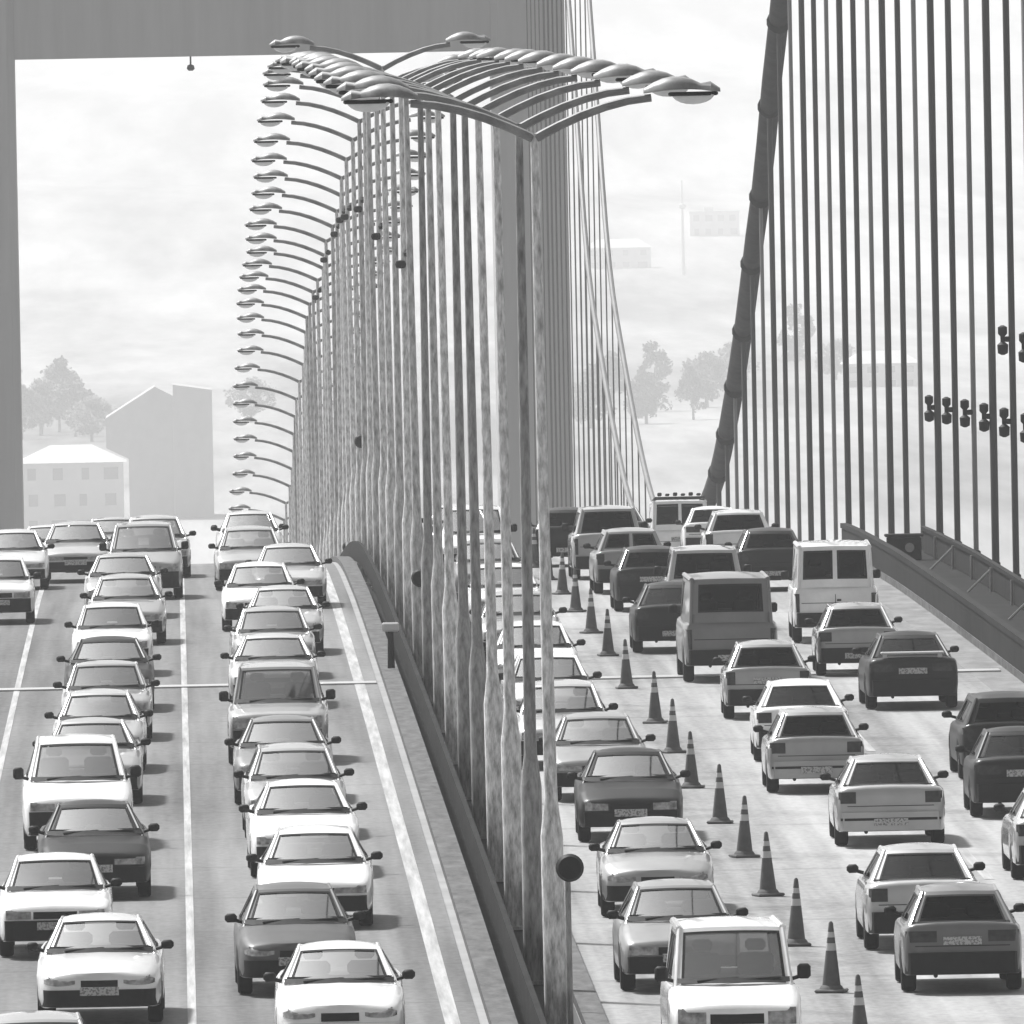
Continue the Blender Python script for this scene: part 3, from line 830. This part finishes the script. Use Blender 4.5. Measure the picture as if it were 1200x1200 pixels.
# D = distance of the near end, X = across, face f/r, grey value of the paint
CARS = [
 # --- left carriageway, outer lane
 ('L1', 380, -3.95, 'f', 'boxy', 'wide', .75, 1, 'white boxy car with a dark front cut by the left edge of the photo', 'car'),
 ('L2', 407, -3.85, 'f', 'hatch', 'narrow', .70, 1, 'pale car directly behind the boxy one at the left edge', 'car'),
 ('L3', 474, -3.5, 'f', 'sedan', 'narrow', .62, 0, 'pale car half hidden at the crest, last in the far left lane', 'car'),
 # --- left carriageway, middle lane
 ('A1', 207, -1.81, 'f', 'hatch', 'narrow', 0.3, 1, 'grey car of which only roof and windscreen show at the bottom left', 'car'),
 ('A2', 230, -1.14, 'f', 'sedan', 'oval', .72, 1, 'silver saloon with slit nostril grille at the lower left, fully in view', 'car'),
 ('A3', 246, -1.84, 'f', 'boxy', 'wide', .88, 1, 'white square-nosed car with black grille at the left edge', 'car'),
 ('A4', 261, -1.36, 'f', 'sedan', 'narrow', .016, 1, 'black saloon with a shiny bonnet behind the white square-nosed car', 'car'),
 ('A5', 276, -1.69, 'f', 'mpv', 'wide', .85, 1, 'tall white car with a long roof behind the black saloon', 'car'),
 ('A6', 291, -1.52, 'f', 'sedan', 'wide', 0.42, 1, 'pale saloon behind the tall white car in the middle lane', 'car'),
 ('A7', 303, -1.44, 'f', 'hatch', 'narrow', 0.5, 1, 'light grey hatchback just below the joint across the left road', 'car'),
 ('A8', 316, -1.36, 'f', 'boxy', 'wide', 0.3, 1, 'grey boxy car just in front of the joint across the left road', 'car'),
 ('A9', 329, -1.36, 'f', 'sedan', 'narrow', .016, 1, 'dark saloon with a bright roof just beyond the joint, middle lane', 'car'),
 ('A10', 347, -1.36, 'f', 'boxy', 'wide', .85, 1, 'white car with a bright bonnet behind the dark saloon', 'car'),
 ('A11', 365, -1.12, 'f', 'hatch', 'narrow', 0.36, 1, 'grey hatchback directly behind the white car with a bright bonnet', 'car'),
 ('A12', 382, -1.24, 'f', 'sedan', 'wide', .35, 1, 'grey saloon directly in front of the tall people carrier near the left crest', 'car'),
 ('A13', 396, -.80, 'f', 'mpv', 'oval', 0.28, 1, 'tall grey people carrier standing out of the queue near the crest', 'people carrier'),
 ('A14', 416, -.58, 'f', 'wagon', 'wide', 0.4, 1, 'pale car peeping out on the right of the people carrier', 'car'),
 ('L4', 413, -2.42, 'f', 'sedan', 'narrow', 0.42, 1, 'white saloon with a dark bumper near the crest left of the people carrier', 'car'),
 ('L5', 462, -1.75, 'f', 'hatch', 'wide', 0.4, 1, 'car on the crest showing only roof and screen in the middle lane', 'car'),
 # --- left carriageway, lane by the median
 ('B1', 221.5, 1.93, 'f', 'sedan', 'oval', .78, 0, 'silver saloon with oval lamps and slatted grille at the bottom centre', 'car'),
 ('B2', 236, 1.46, 'f', 'hatch', 'oval', .10, 1, 'dark hatchback with round lamps tucked behind the silver saloon', 'car'),
 ('B3', 252, 1.87, 'f', 'hatch', 'narrow', .85, 1, 'white hatchback behind the dark round-lamped one', 'car'),
 ('B4', 266, 1.80, 'f', 'sedan', 'narrow', .88, 1, 'white saloon with two dark mirrors, fourth in the median lane', 'car'),
 ('B5', 278, 1.75, 'f', 'wagon', 'wide', 0.3, 1, 'pale car behind the white saloon with dark mirrors', 'car'),
 ('B6', 290, 1.66, 'f', 'sedan', 'narrow', .16, 1, 'dark grey saloon right in front of the big van-like car', 'car'),
 ('B7', 305, 1.67, 'f', 'suv', 'tall', 0.3, 1, 'tall grey off-roader with a large windscreen in the median lane', 'off-roader'),
 ('B8', 329, 1.73, 'f', 'sedan', 'wide', 0.55, 1, 'pale saloon directly behind the tall off-roader', 'car'),
 ('B9', 344, 1.80, 'f', 'boxy', 'narrow', 0.4, 1, 'pale car two behind the tall off-roader', 'car'),
 ('B10', 357, 2.10, 'f', 'sedan', 'oval', 0.5, 1, 'pale saloon hugging the edge line near the crest', 'car'),
 ('B11', 372, 1.70, 'f', 'hatch', 'wide', .86, 1, 'white hatchback with a dark wheel showing near the crest', 'car'),
 ('B12', 387, 2.42, 'f', 'sedan', 'narrow', 0.5, 1, 'pale saloon right beside the median end at the crest', 'car'),
 ('B13', 402, 1.62, 'f', 'wagon', 'wide', .30, 1, 'grey estate at the crest below the row of far lamps', 'car'),
 ('B14', 424, 1.72, 'f', 'hatch', 'narrow', .60, 1, 'pale car on the crest just before the road drops, median lane', 'car'),
 ('B15', 456, 1.80, 'f', 'sedan', 'narrow', .70, 1, 'last pale roof visible in the median lane at the crest', 'car'),
 # --- right carriageway, contraflow lane
 ('C1', 217.5, 6.78, 'f', 'smallvan', 'tall', .85, 1, 'white small van with black grille facing us at the bottom right of centre', 'van'),
 ('C2', 235, 6.60, 'f', 'hatch', 'wide', .24, 1, 'grey hatchback half hidden behind the white small van', 'car'),
 ('C3', 253, 6.82, 'f', 'sedan', 'oval', 0.34, 1, 'silver saloon with dark lower front between lamp post and cones', 'car'),
 ('C4', 275, 7.01, 'f', 'sedan', 'wide', .016, 1, 'black saloon with a gleaming bonnet edge beside the cones', 'car'),
 ('C5', 289, 6.85, 'f', 'hatch', 'narrow', 0.25, 1, 'grey hatchback just behind the black saloon beside the cones', 'car'),
 ('C6', 301, 6.55, 'f', 'wagon', 'wide', 0.5, 1, 'pale estate behind the grey hatchback, partly behind lamp posts', 'car'),
 ('C7', 315, 6.60, 'f', 'sedan', 'narrow', .85, 1, 'white saloon partly behind the lamp posts, beside the eighth cone', 'car'),
 ('C8', 332, 6.70, 'f', 'hatch', 'oval', .85, 1, 'white rounded car partly behind the lamp posts, next to the tenth cone', 'car'),
 ('C9', 350, 6.75, 'f', 'sedan', 'wide', 0.35, 1, 'light car behind the lamp posts, two cars beyond the rounded white one', 'car'),
 ('C10', 368, 6.8, 'f', 'boxy', 'narrow', .8, 1, 'white boxy car deep behind the lamp posts', 'car'),
 ('C11', 388, 6.85, 'f', 'hatch', 'wide', .15, 1, 'dark car deep behind the lamp posts in the oncoming lane', 'car'),
 ('C12', 408, 6.9, 'f', 'mpv', 'wide', .8, 1, 'tall white car near the crest behind the lamp posts', 'car'),
 ('C13', 432, 6.9, 'f', 'sedan', 'narrow', .6, 1, 'last pale car at the crest behind the lamp posts', 'car'),
 # --- right carriageway, lane beside the cones, driving away
 ('D1', 233.5, 10.33, 'r', 'hatch', 'narrow', .13, 1, 'dark grey hatchback with a black bumper at the lower right', 'car'),
 ('D1b', 243.5, 10.25, 'r', 'sedan', 'wide', 0.45, 1, 'silver car right in front of the grey one at the lower right', 'car'),
 ('D2', 272, 10.96, 'r', 'sedan', 'wide', 0.38, 0, 'silver saloon with wide dark tail lamps right of the cones', 'car'),
 ('D3', 290.5, 10.48, 'r', 'hatch', 'wide', 0.32, 0, 'silver hatchback with upright dark tail lamps behind the silver saloon', 'car'),
 ('D4', 302, 10.68, 'r', 'sedan', 'wide', .85, 1, 'white car almost hidden by the silver hatchback', 'car'),
 ('D5', 320, 10.70, 'r', 'hatch', 'tall', .33, 1, 'light grey hatchback with dark window right below the grey van', 'car'),
 ('D6', 338, 10.57, 'r', 'van', 'wide', .16, 1, 'mid grey van with one wide rear window', 'van'),
 ('D7b', 354, 9.98, 'r', 'sedan', 'wide', .016, 1, 'dark car whose left flank shows beside the grey van', 'car'),
 ('D7', 367, 11.00, 'r', 'suv', 'wide', 0.45, 1, 'pale car with a dark rear window right above the grey van', 'car'),
 ('D8', 380, 10.19, 'r', 'hatch', 'narrow', .016, 1, 'dark hatchback left of the pale car above the grey van', 'car'),
 ('D9', 393, 10.10, 'r', 'wagon', 'tall', .22, 1, 'dark estate with split rear window beside the last cones', 'car'),
 ('D10', 406, 9.92, 'r', 'mpv', 'wide', 0.3, 1, 'tall people carrier with a black rear window near the crest', 'people carrier'),
 ('D11', 420, 9.30, 'r', 'hatch', 'wide', .016, 1, 'black car leftmost on the right road, at the crest beside the lamp posts', 'car'),
 ('D12', 462, 11.55, 'r', 'sedan', 'wide', .08, 1, 'dark roof showing beyond the people carrier at the crest', 'car'),
 # --- right carriageway, outer lane
 ('E0', 261, 13.15, 'r', 'sedan', 'wide', 0.4, 1, 'silver car cut off by the right edge of the photo', 'car'),
 ('E1', 280.5, 13.42, 'r', 'sedan', 'narrow', .016, 1, 'black saloon near the right edge of the photo', 'car'),
 ('E1b', 294, 13.84, 'r', 'wagon', 'tall', .016, 1, 'dark estate just ahead of the black saloon at the right edge', 'car'),
 ('E2', 323, 13.44, 'r', 'sedan', 'narrow', .016, 1, 'dark saloon with a pale boot spoiler left of the guard rail', 'car'),
 ('E3', 340, 13.12, 'r', 'hatch', 'wide', 0.32, 1, 'silver round-tailed hatchback in front of the white twin-door van', 'car'),
 ('E4', 358, 13.39, 'r', 'van', 'wide', .80, 1, 'white van with two rear windows', 'van'),
 ('E5', 393, 13.24, 'r', 'hatch', 'wide', .016, 1, 'dark hatchback left of the white van roof', 'car'),
 ('E6', 410, 13.10, 'r', 'wagon', 'wide', .72, 1, 'pale estate with a dark window ahead of the dark hatchback', 'car'),
 ('E7', 468, 14.25, 'r', 'hatch', 'narrow', .78, 1, 'small pale car between the far van and the pale estate', 'car'),
 ('E12', 490, 14.0, 'r', 'van', 'tall', .78, 1, 'white high van with roof rack and two windows at the crest', 'van'),
]

def build_vehicles():
    proto = {}
    for (cid, D, X, fc, style, nose, g, dark, lab, cat) in CARS:
        face = 'front' if fc == 'f' else 'rear'
        rear = 'two' if cid in ('E4', 'E12', 'D9') else 'one'
        nm = {'van': 'van', 'smallvan': 'van', 'mpv': 'people_carrier', 'suv': 'off_road_car'}.get(style, 'parked_car')
        nm = {'parked_car': 'car'}.get(nm, nm)
        key = (style, nose, face, dark, rear)
        if key not in proto:
            o = vehicle(style, nose, face, bool(dark), nm, rear); proto[key] = o
        else:
            o = copy_tree(proto[key])
        L = SPEC[style]['L']
        Y = D + L / 2
        o.location = (X, Y, road_z(Y) + .005)
        o.rotation_euler = (slope(Y), 0, R(random.uniform(-.8, .8)))
        if fc == 'r':
            o.rotation_euler = (-slope(Y), 0, math.pi + R(random.uniform(-.8, .8)))
        o.scale = (random.uniform(.97, 1.02), random.uniform(.95, 1.05), random.uniform(.97, 1.015))
        tag(o, lab, cat, 'queueing vehicles on the bridge')
        pm = paint(g, .3 < g < .75)
        for ch in kids(o):
            st = ch.name.split('.')[0]
            if st in ('body', 'cabin') or ch.get('painted'):
                ch.material_slots[0].link = 'OBJECT'; ch.material_slots[0].material = pm
        o['cid'] = cid
    for o in list(COL.objects):
        if o.get('cid') == 'E12': roof_rack(o, 'van')
        if o.get('cid') == 'E2':
            m = MB(); y = SPEC['sedan']['L'] / 2
            m.rbox((-.58, y - .24, 1.03), (.58, y - .06, 1.075), .015)
            for q in (-.5, .5): m.rbox((q - .04, y - .2, .95), (q + .04, y - .1, 1.04), .01)
            m.build('spoiler', M['cone_white'], o)
        if o.get('cid'): del o['cid']
        if o.get('painted'): del o['painted']

# ------------------------------------------------------------------ far shore
def build_shore(tz):
    def house(x, y, w, d, h, roof, rh, lab, cols=5, rows=3, z0=None):
        z = tz(x, y) - 1.5 if z0 is None else z0
        r = tag(empty('house', (x, y, z)), lab, 'house', 'houses on the far shore')
        m = MB(); m.box((-w / 2, 0, 0), (w / 2, d, h)); m.build('wall', M['plaster'], r)
        m = MB()
        if roof == 'hip':
            e = .8; m.add([(-w/2 - e, -e, h + .01), (w/2 + e, -e, h + .01), (w/2 + e, d + e, h + .01), (-w/2 - e, d + e, h + .01), (-w/2 + d * .4, d / 2, h + rh), (w/2 - d * .4, d / 2, h + rh)],
                          [(0, 1, 5, 4), (1, 2, 5), (2, 3, 4, 5), (3, 0, 4), (0, 3, 2, 1)])
        else:
            m.box((-w/2 - .4, -.4, h + .01), (w/2 + .4, d + .4, h + .7)); m.box((-w * .2, d * .3, h + .71), (-w * .02, d * .6, h + 2.6))
        m.build('roof', M['roof_pale'], r)
        for j in range(rows):
            for i in range(cols):
                cx = -w / 2 + w * (i + .5 + random.uniform(-.06, .06)) / cols; zz = h * (j + .35) / rows
                k = random.uniform(.14, .3)
                q = MB(); q.box((cx - w / cols * k, -.1, zz), (cx + w / cols * k, .02, zz + h / rows * .45)); q.build('window', M['pane'], r)
        return r
    # big gabled grey building beyond the crest (outline: gable with a step, square block, overhanging flank)
    Y = 4150.; s = Y / 20600.; z0 = 5.0
    r = tag(empty('gabled_building', (0, Y, z0)), 'tall flat grey gabled building with a square block, hazy beyond the crest', 'building')
    px = lambda x, y: ((x - 209) * s, CAM_Z + (100 - y) * s - z0)
    def prism(name, pts, y0, y1, m):
        q = MB(); n = len(pts)
        q.add([(p[0], y0, p[1]) for p in pts] + [(p[0], y1, p[1]) for p in pts],
              [tuple(range(n)), tuple(range(2 * n - 1, n - 1, -1))] + [(k, (k + 1) % n, n + (k + 1) % n, n + k) for k in range(n)])
        return q.build(name, m, r)
    prism('wall', [px(152, 625), px(152, 529), px(126, 516), px(126, 481), px(184, 445), px(205, 456), px(205, 625)], 0, 30, M['grey_wall'])
    prism('block', [px(205.2, 625), px(205.2, 443), px(251, 450), px(251, 625)], -.4, 26, M['grey_wall'])
    house(-24.5, 4050, 24, 18, 18.0, 'hip', 4.0, 'white villa with a pale roof beside the grey gabled building', 4, 3)
    hs = [(205, 8100, 30, 11, 'hip', 'pale hipped house right of the tower leg, at the foot of the slope'),
          (262, 8500, 24, 13, 'flat', 'pale flat-roofed house left of the dark cable'),
          (225, 5600, 24, 9, 'hip', 'pale hipped house behind the leftmost hangers'),
          ]
    for (x, y, w, h, rf, lab) in hs: house(x, y, w, 14, h, rf, 4.0, lab, 4, 2)
    mt = tag(empty('mast', (232, 8000, tz(232, 8000))), 'thin white mast standing on the far slope left of the dark cable', 'mast')
    m = MB(); m.tube([(0, 0, 0), (0, 0, 20), (0, 0, 43)], [.9, .7, .3], 8); m.build('pole', M['plaster'], mt)
    m = MB(); m.lathe([(.8, 30), (1.6, 30.5), (1.6, 32), (.7, 32.5)], 10); m.build('platform', M['plaster'], mt)
    # trees: tapered trunk, limbs, crown of many small leaf sprays gathered in clumps
    def crown(h, w, seed):
        rnd = random.Random(seed); m = MB(); clumps = []
        for k in range(42):
            a = rnd.uniform(0, 2 * math.pi); q = rnd.random() ** .55; t = rnd.uniform(.28, .93)
            f = math.sin(math.pi * (.15 + .8 * (t - .28) / .65)) ** .6
            clumps.append((Vector((math.cos(a) * w * .45 * q * f, math.sin(a) * w * .45 * q * f, h * t)), rnd.uniform(.09, .16) * w))
        for c, rr in clumps:
            for k in range(80):
                d = Vector((rnd.gauss(0, 1), rnd.gauss(0, 1), rnd.gauss(0, 1))).normalized() * rr * rnd.uniform(.4, 1.05)
                p = c + d; s_ = rnd.uniform(.2, .45)
                u = Vector((rnd.gauss(0, 1), rnd.gauss(0, 1), rnd.gauss(0, 1))).normalized(); v = u.orthogonal().normalized()
                m.add([p - u * s_ - v * s_ * .6, p + u * s_ - v * s_ * .6, p + u * s_ + v * s_ * .6, p - u * s_ + v * s_ * .6], [(0, 1, 2, 3)])
        return m
    protos = []
    for s_, (h, w) in enumerate(((17, 13), (13, 15), (21, 11))):
        r = empty('tree')
        m = MB(); m.tube([(0, 0, 0), (.1, 0, h * .3), (-.1, .1, h * .62)], [w * .035, w * .026, w * .01], 8)
        for a in (0, 2.1, 4.2): m.tube([(0, 0, h * .3), (math.cos(a) * w * .25, math.sin(a) * w * .25, h * .55)], [w * .018, w * .006], 6)
        m.build('trunk', M['bark'], r)
        crown(h, w, s_ + 3).build('crown', M['leaf'], r)
        protos.append(r)
    spots = [(-44, 5000, 0, 'round hazy tree behind the white villa, leftmost'), (-24, 4950, 1, 'low broad hazy tree just left of the grey gable'), (-34, 5100, 2, 'tallest hazy tree behind the white villa'),
             (-39, 5060, 1, 'broad hazy tree between the leftmost and the tallest one'), (-29, 5030, 0, 'round hazy tree between the tallest one and the grey gable'),
             (-48, 5150, 2, 'tall narrow hazy tree touching the left tower leg'), (-36, 5300, 0, 'hazy tree peeping out behind the tallest one'),
             (22, 5200, 1, 'hazy tree right of the grey building, behind the far lamps'),
             (118, 5000, 1, 'broad hazy tree beside the right tower leg, half behind the pale cables'), (127, 5150, 0, 'hazy tree second to the right of the tower leg'),
             (135, 5050, 1, 'broad hazy tree third to the right of the tower leg'), (143, 5250, 2, 'tall hazy tree in the middle of the clump between tower leg and cable'),
             (150, 5100, 0, 'round hazy tree just right of the tall one left of the cable'), (160, 5300, 1, 'broad hazy tree left of the dark cable foot'),
             (171, 5400, 0, 'round hazy tree nearest to the dark cable foot'), (205, 5800, 2, 'tall hazy tree behind the leftmost hangers'), (216, 5750, 1, 'broad hazy tree behind the hangers, right of the tall one')]
    for i, (x, y, k, lab) in enumerate(spots):
        o = protos[k] if i == k else copy_tree(protos[k])
        o.location = (x, y, tz(x, y) - .5); o.rotation_euler = (0, 0, random.uniform(0, 6)); f = random.uniform(.9, 1.25); o.scale = (f, f, f)
        tag(o, lab, 'tree', 'hazy trees on the far shore')

# ------------------------------------------------------------------ light, air, camera
def build_light():
    w = bpy.data.worlds.new('World'); S.world = w; w.use_nodes = True
    N, L = w.node_tree.nodes, w.node_tree.links
    bg = N['Background']; sky = N.new('ShaderNodeTexSky'); sky.sky_type = 'NISHITA'; sky.sun_disc = False
    el, az = R(54), R(-40)
    sky.sun_elevation = el; sky.sun_rotation = az; sky.dust_density = 4.0; sky.air_density = 1.2
    bw = N.new('ShaderNodeRGBToBW')
    L.new(sky.outputs[0], bw.inputs[0]); L.new(bw.outputs[0], bg.inputs[0]); bg.inputs[1].default_value = .075
    l = bpy.data.lights.new('sun', 'SUN'); l.energy = 3.5; l.angle = R(5); l.color = (1, 1, 1)
    o = bpy.data.objects.new('sun', l); COL.objects.link(o)
    d = Vector((math.sin(az) * math.cos(el), math.cos(az) * math.cos(el), math.sin(el)))   # towards the sun
    o.rotation_euler = (-d).to_track_quat('-Z', 'Y').to_euler()
    # air
    m = bpy.data.materials.new('air')
    m.use_nodes = True; nt = m.node_tree; nt.nodes.remove(nt.nodes['Principled BSDF'])
    v = nt.nodes.new('ShaderNodeVolumePrincipled'); v.inputs['Color'].default_value = (.97, .97, .97, 1)
    v.inputs['Density'].default_value = HAZE; v.inputs['Anisotropy'].default_value = .2
    nt.links.new(v.outputs[0], [n for n in nt.nodes if n.type == 'OUTPUT_MATERIAL'][0].inputs['Volume'])
    b = MB(); b.box((-4200, -900, -30), (5200, 17700, 480)); h = b.build('haze', m); tag(h, kind='stuff')

HAZE = .00015
def build_camera():
    c = bpy.data.cameras.new('camera'); c.sensor_width = 36; c.sensor_fit = 'HORIZONTAL'
    c.lens = 36 * 20600 / 1200; c.clip_start = 1; c.clip_end = 24000
    o = bpy.data.objects.new('camera', c); COL.objects.link(o)
    yaw, pitch, roll = math.atan(391 / 20600), math.atan(500 / 20600), R(1.1)
    o.matrix_world = (Matrix.Translation((0, 0, CAM_Z)) @ Matrix.Rotation(-yaw, 4, 'Z') @ Matrix.Rotation(R(90) - pitch, 4, 'X') @ Matrix.Rotation(ROLL * roll, 4, 'Z'))
    S.camera = o
ROLL = -1

setup_materials()
TZ = build_setting()
build_structures()
build_lamps()
build_cones()
build_vehicles()
build_shore(TZ)
build_light()
build_camera()
S.view_settings.view_transform = 'Standard'; S.view_settings.look = 'None'
S.view_settings.exposure = 0.82; S.view_settings.gamma = 1; S.view_settings.use_curve_mapping = False
S.cycles.volume_bounces = 1; S.cycles.max_bounces = 6; S.cycles.transparent_max_bounces = 12
S.cycles.diffuse_bounces = 3; S.cycles.glossy_bounces = 3
S.cycles.use_denoising = True
